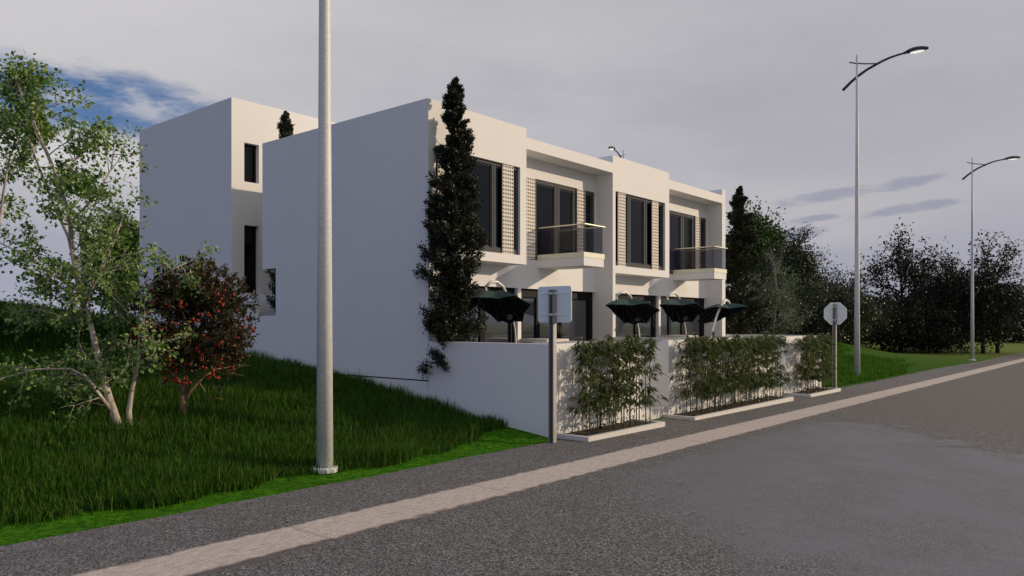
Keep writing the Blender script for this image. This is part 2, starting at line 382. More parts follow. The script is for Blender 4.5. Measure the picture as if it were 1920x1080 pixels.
e0 = np.convolve(rng.normal(0, 1, len(ku)), np.ones(5) / 5, 'same') * .022 + np.convolve(rng.normal(0, 1, len(ku)), np.ones(40) / 40, 'same') * .08
e1 = np.convolve(rng.normal(0, 1, len(ku)), np.ones(5) / 5, 'same') * .022 + np.convolve(rng.normal(0, 1, len(ku)), np.ones(40) / 40, 'same') * .08
tag(grid('kerb_strip', ku, np.array([-6.201, -6.2, -5.37, -5.369]), np.array([.002, .014, .014, .002]), M['kerb'], lambda U, V: np.where(V > -5.8, e1[:, None], e0[:, None]), False), kind='structure')
m2 = MB(); zz = lambda u: tz(u, -6) + .013
m2.add([(37.2, -4.36, zz(37.2)), (38.3, -4.86, zz(38.3)), (66, -4.8, zz(66)), (66, -3.95, zz(66))], [(0, 1, 2, 3)])
tag(m2.build('lay_by_marking', M['kerb']), kind='structure')
tag(MB().box(.21, 3.27, -3.32, .75, .5, .98).box(4.985, 11.155, -3.32, .75, .5, .98).box(12.7, 15.54, -3.32, .75, .5, .98).box(3.482, 4.772, -1.7, .75, .5, .979).box(11.368, 12.486, -1.7, .75, .5, .979).build('terrace', M['paving']), kind='structure')

# ------------------------------------------------------------------ the terraced house
UW = 7.777
house = empty('terraced_house', (0, 0, .98))
tag(house, 'white flat-roofed two-storey terraced house with two glass balconies facing the road', 'house')
def hp(mb, name, m, parent=None, label=None, bev=0.0, smooth=False):
    o = at_origin(mb, house).build(name, m, parent or house, smooth, bev)
    if label: o['label'] = label
    return o
PL = M['plaster']
w = MB().box(0, .16, 0, 6.177, .985, 7.44).box(0, .16, 6.177, 6.855, 3.832, 7.44)
hp(w, 'gable_wall', PL)
hp(MB().box(0.0, .16, 0, 6.855, -.4, .952), 'plinth', PL)
hp(MB().box(.05, .16, .004, 6.1, .952, .985), 'shadow_gap', M['hole'])
hp(MB().box(UW, UW + .152, 0, 6.7, .3, 7.44), 'party_wall', PL)
hp(MB().box(15.543, 15.83, 0, 6.855, -.2, 7.443), 'gable_wall', PL)
hp(MB().box(.16, 15.543, 6.7, 6.855, 3.832, 7.1).box(.9, 15.543, 6.7, 6.853, .5, 3.832), 'rear_wall', PL)
hp(MB().box(.16, UW, .652, 6.7, 6.95, 7.19).box(UW + .152, 15.543, .652, 6.7, 6.95, 7.19), 'roof', PL)

def panel_mesh(x0, x1, y, z0, z1, parent, cols=5):
    """perforated sliding screen: a real sheet with square-cornered round holes"""
    nx = cols; pitch = (x1 - x0) / nx; nz = round((z1 - z0) / (pitch * 1.18)); pz = (z1 - z0) / nz; r = pitch * .3; K = 10
    mb = MB()
    for i in range(nx):
        for j in range(nz):
            cx, cz = x0 + (i + .5) * pitch, z0 + (j + .5) * pz
            hx, hz = pitch / 2, pz / 2
            out = []; inn = []; back = []
            for k in range(K * 2):
                a = 2 * math.pi * k / (K * 2) + math.pi / 4
                c, s = math.cos(a), math.sin(a); q = 1 / max(abs(c), abs(s))
                out.append((cx + c * q * hx, y, cz + s * q * hz)); inn.append((cx + c * r, y, cz + s * r)); back.append((cx + c * r, y + .012, cz + s * r))
            n = K * 2
            mb.add(out + inn + back, [(k, n + k, n + (k + 1) % n, (k + 1) % n) for k in range(n)] + [(n + k, 2 * n + k, 2 * n + (k + 1) % n, n + (k + 1) % n) for k in range(n)])
    mb.add([(x0, y, z0), (x0, y + .03, z0), (x0, y + .03, z1), (x0, y, z1)], [(0, 1, 2, 3)])
    mb.add([(x1, y, z0), (x1, y + .03, z0), (x1, y + .03, z1), (x1, y, z1)], [(3, 2, 1, 0)])
    mb.add([(x0, y, z1), (x1, y, z1), (x1, y + .03, z1), (x0, y + .03, z1)], [(0, 1, 2, 3)])
    mb.add([(x0, y, z0), (x1, y, z0), (x1, y + .03, z0), (x0, y + .03, z0)], [(3, 2, 1, 0)])
    mb.box(x0 + .002, x1 - .002, y + .0305, y + .034, z0 + .002, z1 - .002, 1)
    return at_origin(mb, house).build('perforated_screen', [M['screen'], M['hole']], parent)
def glazing(x0, x1, y, z0, z1, bars, fm, gm, fw=.07, bot=None, name='window'):
    """frame of the opening as the part; panes are its sub-parts. bars: (xa, xb) of mullions"""
    bot = fw if bot is None else bot
    mb = MB().box(x0, x0 + fw, y, y + .09, z0, z1).box(x1 - fw, x1, y, y + .09, z0, z1)
    mb.box(x0 + fw, x1 - fw, y + .002, y + .09, z1 - fw * 1.15, z1).box(x0 + fw, x1 - fw, y + .002, y + .09, z0, z0 + bot)
    ed = [x0 + fw]
    for a, b in bars:
        mb.box(a, (a + b) / 2 - .006, y + .012, y + .09, z0 + bot, z1 - fw * 1.15).box((a + b) / 2 + .006, b, y + .004, y + .09, z0 + bot, z1 - fw * 1.15)
        ed += [a, b]
    ed.append(x1 - fw)
    fr = hp(mb, name, fm)
    for i in range(0, len(ed), 2):
        a, b = ed[i], ed[i + 1]
        pm = MB().box(a, b, y + .06, y + .085, z0 + bot, z1 - fw * 1.15)
        hp(pm, 'pane', gm, fr)
        s = .035
        sm_ = MB().box(a, a + s, y + .045, y + .06, z0 + bot, z1 - fw * 1.15).box(b - s, b, y + .045, y + .06, z0 + bot, z1 - fw * 1.15)
        sm_.box(a + s, b - s, y + .046, y + .06, z1 - fw * 1.15 - s, z1 - fw * 1.15).box(a + s, b - s, y + .046, y + .06, z0 + bot, z0 + bot + s)
        hp(sm_, 'sash', M['dframe'] if fm is M['dframe'] else fm, fr)
    return fr
for k in range(2):
    o = UW * k; a = o + (.16 if k == 0 else .152); b = o + 3.565; e = o + UW if k == 0 else 15.543
    wl = o + (.24 if k == 0 else .13) + (0 if k == 0 else .026)
    wr = o + 3.305 if k == 0 else o + 3.28
    # bay: a projecting box with a hole for the window
    bay = MB().box(a, b, 0, .16, 6.365, 7.44).box(a, b, 0, .16, 3.835, 4.068).box(a, wl, 0, .16, 4.068, 6.365).box(wr, b, 0, .16, 4.068, 6.365)
    bay.box(b - .14, b, .16, .9, 3.835, 7.44).box(a, b - .14, .16, .9, 3.835, 4.0).box(a, b - .14, .16, .9, 7.3, 7.439)
    hp(bay, 'bay', PL)
    if k == 0: bars = [(o + 1.02, o + 1.14), (o + 2.28, o + 2.42)]
    else: bars = [(o + .99, o + 1.17), (o + 2.02, o + 2.18)]
    wi = glazing(wl, wr, .07, 4.068, 6.365, bars, M['frame'], M['glass'], .075, .13)
    panel_mesh(o + 2.64 if k == 0 else o + 2.46, o + 3.07 if k == 0 else o + 2.88, .03, 4.075, 6.36, wi)
    panel_mesh(o + .34 if k == 0 else o + .36, o + .77 if k == 0 else o + .79, .03, 4.075, 6.36, wi)
    # recessed part: cornice, wall band, balcony door
    hp(MB().box(b, e, 0, .63, 6.9, 7.207), 'cornice', PL)
    d0, d1 = o + 4.25, (o + 7.726 if k == 0 else o + 7.72)
    uw_ = MB().box(a, e, .632, .80, 3.25, 4.06).box(b, d0, .632, .80, 4.06, 6.9).box(d0, d1, .632, .80, 6.36, 6.9).box(d1, e, .632, .80, 4.06, 6.9)
    hp(uw_, 'front_wall', PL)
    fd = glazing(o + 4.733, d1, .66, 4.06, 6.36, [(o + 5.70, o + 5.94), (o + 6.62, o + 6.74)], M['frame'], M['glass'], .1, .12, 'balcony_door')
    hp(MB().box(d0, o + 4.73, .66, .76, 4.06, 6.36), 'blind_panel', M['dframe'])
    panel_mesh(o + 4.284, o + 4.714, .615, 4.07, 6.355, fd, 5); panel_mesh(o + 6.769, o + 7.201, .615, 4.07, 6.355, fd, 5)
    # ground floor: slender pier between two wide black-framed doors
    p0, p1 = o + 3.97, o + 4.12
    hp(MB().box(p0, p1, .632, .9, .98, 3.25), 'pier', PL)
    glazing(a, p0, .745, .98, 3.25, [(o + 1.15, o + 1.33), (o + 2.6, o + 2.78)], M['dframe'], M['mglass'], .16, .1, 'terrace_door')
    glazing(p1, e, .745, .98, 3.25, [(o + 4.95, o + 5.1), (o + 5.95, o + 6.15)], M['dframe'], M['mglass'], .2, .1, 'terrace_door')
    # balcony
    q = o + (0 if k == 0 else .2); u0, u1 = q + 4.823, q + 5.834
    bl = hp(MB().box(u0 + .012, u1 - .025, -.96, .63, 3.845, 4.07), 'balcony', PL)
    hp(MB().box(u0, u1, -.973, .63, 4.07, 4.208), 'edge_trim', M['slabtrim'], bl)
    g = MB().box(u0 + .03, u0 + .042, -.93, .6, 4.208, 4.95).box(u0 + .03, u1 - .06, -.945, -.933, 4.208, 4.95).box(u1 - .072, u1 - .06, -.93, .6, 4.208, 4.95)
    hp(g, 'glass_balustrade', M['bglass'], bl)
    h = MB().box(u0 + .01, u0 + .06, -.99, .6, 4.951, 4.985).box(u0 + .06, u1 + .02, -.99, -.94, 4.951, 4.985).box(u1 - .09, u1 - .04, -.94, .6, 4.951, 4.985)
    hp(h, 'handrail', M['rail'], bl, bev=.006)

# ------------------------------------------------------------------ rear house
house2 = empty('rear_house', (0, 8.538, 1.0))
tag(house2, 'tall plain white house standing behind with one upper window in the sun', 'house')
def hp2(mb, name, m, parent=None): return at_origin(mb, house2).build(name, m, parent or house2)
V2 = 8.538
ww = MB().box(0, .42, V2, V2 + .3, .3, 9.09).box(.92, 8, V2, V2 + .3, .3, 9.09)
for z0, z1 in ((.3, 3.21), (5.285, 6.612), (7.806, 9.09)): ww.box(.42, .92, V2, V2 + .3, z0, z1)
ww.box(0, .3, V2 + .3, 14.709, .3, 9.09).box(7.7, 8, V2 + .3, 14.709, .3, 9.09).box(.3, 7.7, 14.4, 14.709, .3, 9.09)
hp2(ww, 'wall', PL); hp2(MB().box(.3, 7.7, V2 + .3, 14.4, 8.6, 8.9), 'roof', PL)
def small_window(z0, z1, name, inner):
    y = V2 + .17
    fr = hp2(MB().box(.421, .45, y, y + .06, z0, z1).box(.86, .919, y, y + .06, z0, z1).box(.45, .86, y, y + .06, z1 - .05, z1).box(.45, .86, y, y + .06, z0, z0 + .05), name, M['dframe'])
    hp2(MB().box(.45, .86, y + .03, y + .05, z0 + .05, z1 - .05), 'pane', M[inner], fr)
    return fr
small_window(6.612, 7.806, 'window', 'glass'); small_window(3.21, 5.285, 'rear_door', 'glass')

# yard wall joining the two houses, with a cut-out
yw = empty('yard_wall', (0, 7, 1)); tag(yw, 'low white yard wall with a square cut-out between the two houses', 'wall')
at_origin(MB().box(0.0, .16, 6.857, 7.275, -.2, 2.498).box(0.0, .16, 7.275, 8.536, -.2, 3.157).box(0.0, .16, 6.177, 6.857, .985, 2.498), yw).build('wall', PL, yw)
at_origin(MB().box(.85, 1.0, 6.0, 8.536, 1.0, 3.157), yw).build('inner_wall', PL, yw)

# ------------------------------------------------------------------ garden walls, steps
def gwall(loc, boxes, label):
    r = MB()
    for b in boxes: r.box(*b)
    e = bpy.data.objects.new('garden_wall', None)
    o = MB(); o.v = [(x - loc[0], y - loc[1], z - loc[2]) for x, y, z in r.v]; o.f = r.f; o.mi = r.mi
    ob = o.build('garden_wall', PL); ob.location = loc
    return tag(ob, label, 'wall', 'white garden walls along the street')
gwall((0, -3.527, 0), [(0, .2, -3.327, -.014, -.4, 1.872), (0, 3.476, -3.527, -3.327, -.3, 1.872), (3.276, 3.476, -3.327, -.4, -.3, 1.80)],
      'white garden wall turning the corner beside the grass slope and signpost')
gwall((4.778, -3.527, 0), [(4.778, 4.978, -3.327, -.4, -.3, 1.80), (4.778, 11.362, -3.527, -3.327, -.3, 1.862), (11.162, 11.362, -3.327, -.4, -.3, 1.80), (7.68, 7.88, -3.327, -.01, -.3, 1.86)],
      'long white garden wall in the middle between two gaps')
gwall((12.492, -3.527, 0), [(12.492, 12.692, -3.327, -.4, -.3, 1.80), (12.492, 16.139, -3.527, -3.327, -.3, 1.842), (15.939, 16.139, -3.327, 4.5, -.3, 1.842)],
      'white garden wall at the far end by the octagonal sign')
for u0, u1, lb in ((3.482, 4.772, 'short flight of pale steps in the gap beside the nearest trough'), (11.368, 12.486, 'short flight of pale steps in the gap beside the far trough')):
    st = MB()
    for i in range(5): st.box(u0, u1, -3.5 + i * .36, -3.5 + (i + 1) * .36, -.2, .04 + (i + 1) * .19)
    o = st.build('garden_steps', M['conc']); tag(o, lb, 'steps', 'steps through the garden wall')
for u0, u1, v0, v1, lb in ((4.0, 4.9, -.35, .55, 'low pale ledge at the foot of the pier by the rectangular sign'), (11.78, 12.68, -.35, .55, 'low pale ledge at the foot of the far pier behind the parasols')):
    o = MB().box(u0, u1, v0, v1, .985, 1.78).box(u0 - .06, u1 + .03, v0 - .05, v1, 1.78, 1.86).build('terrace_ledge', M['conc']); tag(o, lb, 'ledge', 'ledges on the terrace')

# ------------------------------------------------------------------ planters and bamboo
def planter(u0, u1, label):
    z = tz((u0 + u1) / 2, -4); r = empty('planter', ((u0 + u1) / 2, -3.95, z)); tag(r, label, 'planter', 'white troughs along the garden walls')
    t = .11; h = .1
    at_origin(MB().box(u0, u1, -4.37, -4.37 + t, z - .1, z + h).box(u0, u0 + t, -4.37 + t, -3.53, z - .1, z + h).box(u1 - t, u1, -4.37 + t, -3.53, z - .1, z + h), r).build('rim', M['conc'], r, bev=.008)
    at_origin(MB().box(u0 + t, u1 - t, -4.37 + t, -3.53, z - .05, z + .055), r).build('soil', M['soil'], r)
    return z
PLN = [(.06, 3.08, 'short pale trough of bamboo nearest the rectangular sign'), (4.512, 11.02, 'long pale trough of bamboo in the middle of the street front'), (12.525, 15.6, 'short pale trough of bamboo beside the octagonal sign')]
rng = np.random.default_rng(11)
def bamboo_mesh(i):
    h = rng.uniform(1.85, 1.97); mb = MB()
    lean = rng.normal(0, .02, 2); pts = [(lean[0] * t * t, lean[1] * t * t, h * t * .97) for t in np.linspace(0, 1, 9)]
    mb.tube(pts, [.014 - .009 * t for t in np.linspace(0, 1, 9)], 6)
    for t in np.arange(.1, .95, .085): mb.tube([(lean[0] * t * t, lean[1] * t * t, h * .97 * t - .006), (lean[0] * t * t, lean[1] * t * t, h * .97 * t + .006)], .018 - .009 * t, 6)
    C = []; D = []; L = []
    for j in range(27):
        t = rng.uniform(.22, 1.0) if j > 5 else rng.uniform(.85, 1.0); a = rng.uniform(0, 6.283)
        tl = rng.uniform(.2, .5) * (1.1 - .55 * t); rise = rng.uniform(.0, .2)
        b = np.array([lean[0] * t * t, lean[1] * t * t, h * .97 * t]); o = np.array([math.cos(a), math.sin(a), 0]) * np.array([1.15, .75, 1])
        tip = b + o * tl + np.array([0, 0, rise]); mb.tube([b, (b + tip) / 2 + np.array([0, 0, .03]), tip], [.004, .003, .002], 3, False)
        for q in range(rng.integers(6, 11)):
            s = rng.uniform(.3, 1.0); p = b + (tip - b) * s; yaw = a + rng.normal(0, .9)
            C.append(p); D.append([math.cos(yaw), math.sin(yaw), rng.uniform(-1.1, .12)]); L.append(rng.uniform(.12, .23))
    C, D, L = np.array(C), np.array(D), np.array(L)
    return mb, leaf_arrays(C, D, np.tile([0, 0, 1.], (len(C), 1)) + rng.normal(0, .25, C.shape), L, L * rng.uniform(.18, .28, len(L)), .15, 'blade')
protos = []
for i in range(7):
    r = empty('bamboo'); mb, (v, f, lt) = bamboo_mesh(i); mb.build('culm', M['culm'], r); np_mesh('foliage', v, f, lt, M['bamleaf'], r); protos.append(r)
used = set()
for pi, ((u0, u1, lb), n) in enumerate(zip(PLN, (17, 36, 17))):
    z = planter(u0, u1, lb)
    for i in range(n):
        u = u0 + .2 + (u1 - u0 - .34) * (i + .5) / n + rng.normal(0, .025)
        k = int(rng.integers(0, 7)); r = protos[k] if k not in used else copy_tree(protos[k]); used.add(k)
        r.location = (u, -4.03 + rng.uniform(-.1, .12), z + .05); r.rotation_euler = (0, 0, rng.normal(0, .25) + math.pi * int(rng.integers(0, 2))); sc = rng.uniform(.96, 1.03); r.scale = (sc, sc, sc)
        tag(r, ('slender bamboo in the short trough nearest the rectangular sign', 'slender bamboo in the long middle trough', 'slender bamboo in the short trough by the octagonal sign')[pi], 'bamboo', ('bamboo in the nearest trough', 'bamboo in the long middle trough', 'bamboo in the far trough')[pi])
    n = int((u1 - u0) * 45); C = np.stack([rng.uniform(u0 + .15, u1 - .15, n), rng.uniform(-4.24, -3.6, n), z + rng.uniform(.06, .24, n)], 1)
    D = np.stack([rng.normal(0, 1, n), rng.normal(0, 1, n), rng.uniform(-.3, .6, n)], 1); L = rng.uniform(.05, .09, n)
    v, f, lt = leaf_arrays(C, D, np.tile([0, 0, 1.], (n, 1)) + rng.normal(0, .4, (n, 3)), L, L * .8)
    tag(np_mesh('ground_cover', v, f, lt, M['coverleaf']), ('low round-leaved plants under the bamboo nearest the rectangular sign', 'low round-leaved plants under the long row of bamboo', 'low round-leaved plants under the bamboo by the octagonal sign')[pi], 'ground cover', None, 'stuff')

# ------------------------------------------------------------------ street lamps
def make_lamp():
    r = empty('street_lamp')
    MB().lathe([(.125, .06), (.098, 4.5), (.07, 9.5), (.046, 13.92)], n=20).build('pole', M['galv'], r, True)
    MB().lathe([(.2, -.02), (.205, .0), (.205, .045), (.19, .06), (.13, .061)], n=28).build('base_plate', M['galv'], r, False, .004)
    arm = [(.6, 12.51), (.29, 12.78), (0, 12.99), (-.38, 13.2), (-.76, 13.35), (-1.04, 13.45), (-1.31, 13.52), (-1.58, 13.56), (-1.9, 13.585)]
    MB().tube([(.02, y, z) for y, z in arm], [.062, .06, .058, .055, .052, .048, .045, .042, .04], 10).build('arm', M['lampdark'], r, True)
    MB().tube([(-.02, y, z) for y, z in ((.31, 13.66), (0, 13.55), (-.38, 13.45), (-.78, 13.37))], .028, 8).build('brace', M['lampdark'], r, True)
    h = MB(); n = 14; prof = []
    for i in range(11):
        t = i / 10; y = -1.84 - t * .92; w = .075 + .15 * math.sin(min(1, max(0, t - .12) / .88) ** .75 * math.pi) ** .7 if t < .995 else .03
        up = .05 + .085 * math.sin(t * math.pi) ** .8; zc = 13.575 + .02 * math.sin(t * 3)
        ring = [(w * math.cos(2 * math.pi * k / n), y, zc + (up if math.sin(2 * math.pi * k / n) > 0 else .045) * math.sin(2 * math.pi * k / n)) for k in range(n)]
        prof += ring
    h.add(prof, [(i * n + k, i * n + (k + 1) % n, (i + 1) * n + (k + 1) % n, (i + 1) * n + k) for i in range(10) for k in range(n)] + [tuple(range(n)), tuple(10 * n + k for k in range(n - 1, -1, -1))])
    hd = h.build('lamp_head', M['lampdark'], r, True)
    l = MB(); l.lathe([(.16, -.02), (.15, -.035), (.09, -.06), (.02, -.068)], n=20); l.v = [(x * .85, -2.34 + y * 1.7, 13.545 + z) for x, y, z in l.v]
    l.build('lens', M['lens'], hd, True)
    return r
lamp0 = make_lamp()
for i, (u, v, rz, lb) in enumerate([(-5.15, -3.17, 0, 'tall galvanised lamp post in the foreground grass, its top out of view'),
        (22.6, -2.938, 0, 'tall curved-arm street lamp on the mound just past the octagonal sign'),
        (48.3, -3.236, 0, 'farthest curved-arm street lamp beside the road before the dark trees'),
        (17.6, 17.3, R(150), 'street lamp behind the house, its bare top just above the roof by the cypress'),
        (35.8, 16.95, R(-79), 'street lamp behind the house with its head showing above the middle of the roof')]):
    r = lamp0 if i == 0 else copy_tree(lamp0)
    r.location = (u, v, tz(u, v) + (.01, 0, 0, -.6, 0)[i]); r.rotation_euler = (0, 0, rz)
    tag(r, lb, 'street lamp', 'street lamps')

# ------------------------------------------------------------------ road signs seen from behind
def bracket(mb, x, y, z, w=.1):
    mb.box(x - .075, x - .055, y - .07, y + .07, z - .015, z + .015)
def sign(u, v, label, plate, zt, zb, w, name, pw=.1):
    z0 = tz(u, v); r = empty('road_sign', (u, v, z0)); tag(r, label, 'road sign', 'backs of road signs')
    # C-shaped post: web towards the house, two flanges
    p = MB().box(-.05, .05, -.06, -.035, -.2, zt - .07 - z0).box(-.05, .05, .035, .06, -.2, zt - .07 - z0).box(.03, .05, -.035, .035, -.2, zt - .07 - z0)
    p.build('post', M['post'], r)
    y0, z1, z2 = 0, zb - z0, zt - z0; h = z2 - z1; zc = (z1 + z2) / 2
    if plate == 'rect':
        c = .06; poly = []
        for cx, cz, a0 in ((w / 2 - c, z2 - c, 0), (-w / 2 + c, z2 - c, 90), (-w / 2 + c, z1 + c, 180), (w / 2 - c, z1 + c, 270)):
            for q in range(6): a = R(a0 + q * 18); poly.append((.056, cx + c * math.cos(a), cz + c * math.sin(a)))
    else: poly = [(.056, math.cos(R(22.5 + 45 * k)) * w / 2 / math.cos(R(22.5)), zc + math.sin(R(22.5 + 45 * k)) * h / 2 / math.cos(R(22.5))) for k in range(8)]
    pl = MB().prism(poly, (.02, 0, 0)).build('plate', M['signback'], r, False, .006)
    for zz_ in (z2 - .2 * h, z1 + .22 * h):
        MB().box(.048, .0555, -w * .42, w * .42, zz_ - .012, zz_ + .012).build('stiffener', M['signback'], pl)
        MB().box(-.058, -.051, -.075, .075, zz_ - .02, zz_ + .02).box(-.058, .046, -.075, -.064, zz_ - .02, zz_ + .02).box(-.058, .046, .064, .075, zz_ - .02, zz_ + .02).build('clamp', M['galv'], r)
sign(-.46, -3.9, 'back of a rectangular road sign on a grey post at the wall corner', 'rect', 2.998, 2.302, .80, 'road_sign')
sign(16.83, -3.779, 'back of an octagonal road sign on a thin post before the mound', 'oct', 3.04, 2.222, .81, 'road_sign')

# ------------------------------------------------------------------ cantilever parasols
def make_umbrella(rim, apex, mast, hang, crank):
    """local x = right, y = away from the street, z = up; the canopy leans away so its dark underside shows"""
    r = empty('garden_parasol'); C0 = Vector((0, 0, 1.61)); n = len(rim)
    RM = [C0 + Vector((x, -z / .41, z)) for x, z in rim]; A = C0 + Vector((apex[0], .02, apex[1]))
    rows = []
    for t, lift in ((.04, 0), (.35, .07), (.7, .05), (1, 0)):
        row = []
        for k in range(n):
            for h in (0, .5):
                q = RM[k].lerp(RM[(k + 1) % n], h); p = A.lerp(q, t) + Vector((0, .41, .91)) * lift
                if h: p += (A - p) * .06 * t
                row.append(p)
        rows.append(row)
    m = 2 * n; vs = [p for row in rows for p in row]
    can = MB().add(vs, [(i * m + k, (i + 1) * m + k, (i + 1) * m + (k + 1) % m, i * m + (k + 1) % m) for i in range(3) for k in range(m)] + [tuple(range(m))]).build('canopy', M['canopy'], r)
    so_ = can.modifiers.new('thickness', 'SOLIDIFY'); so_.thickness = .008
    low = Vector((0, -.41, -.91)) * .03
    MB().add([C0 + (p - C0) * .985 + low for p in vs], [(i * m + k, (i + 1) * m + k, (i + 1) * m + (k + 1) % m, i * m + (k + 1) % m) for i in range(3) for k in range(m)] + [tuple(range(m))]).build('shade_lining', M['shade_lining'], can)  # added black inner sheet, painting the canopy's shaded underside
    for k in range(n):
        MB().tube([rows[i][2 * k] - Vector((0, .012, .055)) for i in range(4)], .009, 5).build('rib', M['lampdark'], can)
    pts = [C0 + Vector((x, y, z)) for x, y, z in mast]; c = len(pts)
    MB().tube(pts, [(.017, .017, .017, .018, .022, .028, .034, .038, .037, .032)[i] for i in range(c)] if mast is mA else [.026 + .022 * min(1, 1.6 * i / c) for i in range(c)], 10).build('mast', M['ubrmast'], r, True)
    MB().tube([pts[-1], C0 + Vector(hang)], .022, 8).build('hanger', M['ubrmast'], r, True)
    q = C0 + Vector(crank); MB().tube([q - Vector((0, .05, 0)), q + Vector((0, .14, .01))], .065, 16).build('crank', M['lampdark'], r)  # hub in dark steel, painting in the shade under the canopy
    MB().lathe([(.26, 0), (.26, .05), (.06, .07), (.045, .2)], (pts[0].x, pts[0].y, -.003), 24).build('base', M['lampdark'], r)
    return r
kA = .0133; pA = lambda x, y: ((x - 940) * kA, (580 - y) * kA)
rimA = [pA(*q) for q in ((887, 560), (905, 559), (938, 561), (968, 556), (994, 570), (981, 599), (957, 603), (935, 599), (908, 577))]
mA = [(.43, .62, -1.61), (.4, .66, -1.0), (.35, .7, -.45), (.28, .7, -.1), (.22, .62, .15), (.16, .5, .38), (.06, .33, .57), (-.08, .18, .67), (-.23, .08, .66), (-.34, .02, .55)]
kB = .0196; pB = lambda x, y: ((x - 1350) * kB, (590 - y) * kB)
rimB = [pB(*q) for q in ((1316, 580), (1337, 576), (1362, 579), (1391, 575), (1374, 588), (1352, 603), (1334, 605), (1319, 603))]
mB = [(-.47, -.5, -1.61), (-.44, -.5, -1.1), (-.36, -.5, -.55), (-.22, -.48, -.08), (-.07, -.42, .26), (.08, -.33, .46), (.2, -.2, .52), (.3, -.1, .47), (.37, -.02, .39)]
uA = make_umbrella(rimA, pA(927, 547), mA, (-.3, 0, .33), (.23, .2, -.16))
uB = make_umbrella(rimB, pB(1360, 571), mB, (.36, 0, .27), (-.25, -.42, -.2))
cyaw = R(40.0935 - 90)
for i, (u, v, sc, lb) in enumerate([(1.41, -.95, 1, 'dark green tilted parasol in front of the cypress at the near corner'),
        (7.2, -.95, 1.14, 'dark green tilted parasol with white arm in front of the party wall'),
        (10.23, -.95, 1.1, 'dark green tilted parasol right of the pier, third along the terrace'),
        (13.2, -.95, 1, 'dark green parasol at the far end with its white mast in front')]):
    r = uA if i == 0 else uB if i == 3 else copy_tree(uA)
    r.location = (u, v, .985); r.scale = (sc, sc, (1, .97, 1.0, .99)[i]); r.rotation_euler = (0, 0, cyaw); tag(r, lb, 'parasol', 'parasols on the terrace')

# ------------------------------------------------------------------ trees
rt = random.Random(4)
def rvec(s=1.0): return Vector((rt.gauss(0, s), rt.gauss(0, s), rt.gauss(0, s)))
class Tree:
    def __init__(s): s.mb = MB(); s.anch = []
    def limb(s, pts, r0, r1, n=7):
        k = len(pts); s.mb.tube(pts, [r0 + (r1 - r0) * i / (k - 1) for i in range(k)], n)
    def twig(s, p, d, L, r, lev, grav=0.0, spread=.8, kids=3, keep=1.0):
        """a wavering shoot that forks; leaf anchors along the last two orders"""
        seg = max(3, int(L / .22)); pts = [p.copy()]; d = d.normalized(); dirs = []
        for i in range(seg):
            d = (d + rvec(.12) + Vector((0, 0, grav)) / seg).normalized(); p = p + d * (L / seg); pts.append(p.copy()); dirs.append(d.copy())
        s.limb(pts, r, max(.002, r * .35), 5 if lev > 0 else 4)
        if lev <= 1:
            for i in range(1 if lev == 0 else seg // 2, seg + 1): s.anch.append((pts[i], dirs[i - 1], lev))
        if lev > 0:
            for j in range(kids):
                i = rt.randint(max(1, seg // 3), seg)
                a = rvec(1); a = (a - a.dot(dirs[i - 1]) * dirs[i - 1]).normalized()
                s.twig(pts[i], (dirs[i - 1] + a * spread).normalized(), L * rt.uniform(.45, .7), max(.002, r * .45), lev - 1, grav, spread, kids)
def leaves_from(anch, per, size, wr, jit, droop, rg, kind='oval', rad=.05):
    A = np.array([tuple(a[0]) for a in anch]); Dd = np.array([tuple(a[1]) for a in anch])
    idx = np.repeat(np.arange(len(A)), per); n = len(idx)
    C = A[idx] + rg.normal(0, rad, (n, 3)); D = Dd[idx] * .5 + rg.normal(0, jit, (n, 3)) + np.array([0, 0, -droop])
    L = size * rg.uniform(.7, 1.25, n); return leaf_arrays(C, D, np.tile([0, 0, 1.], (n, 1)) + rg.normal(0, .6, (n, 3)), L, L * wr, .2, kind)
def finish_tree(name, loc, tr, lv, bark, leaf, label, cat='tree', group=None, crown='crown'):
    r = empty(name, loc); tag(r, label, cat, group)
    at_origin(tr.mb, r).build('trunk', bark, r, True)
    v, f, lt = lv; np_mesh(crown, v - np.array(loc), f, lt, leaf, r)
    return r
FW = Vector((.765, .644, 0)); RT = Vector((.644, -.765, 0))
def loc3(base, x, y, z): return Vector(base) + RT * x + FW * y + Vector((0, 0, z))   # x right, y away, z up of the base (metres)

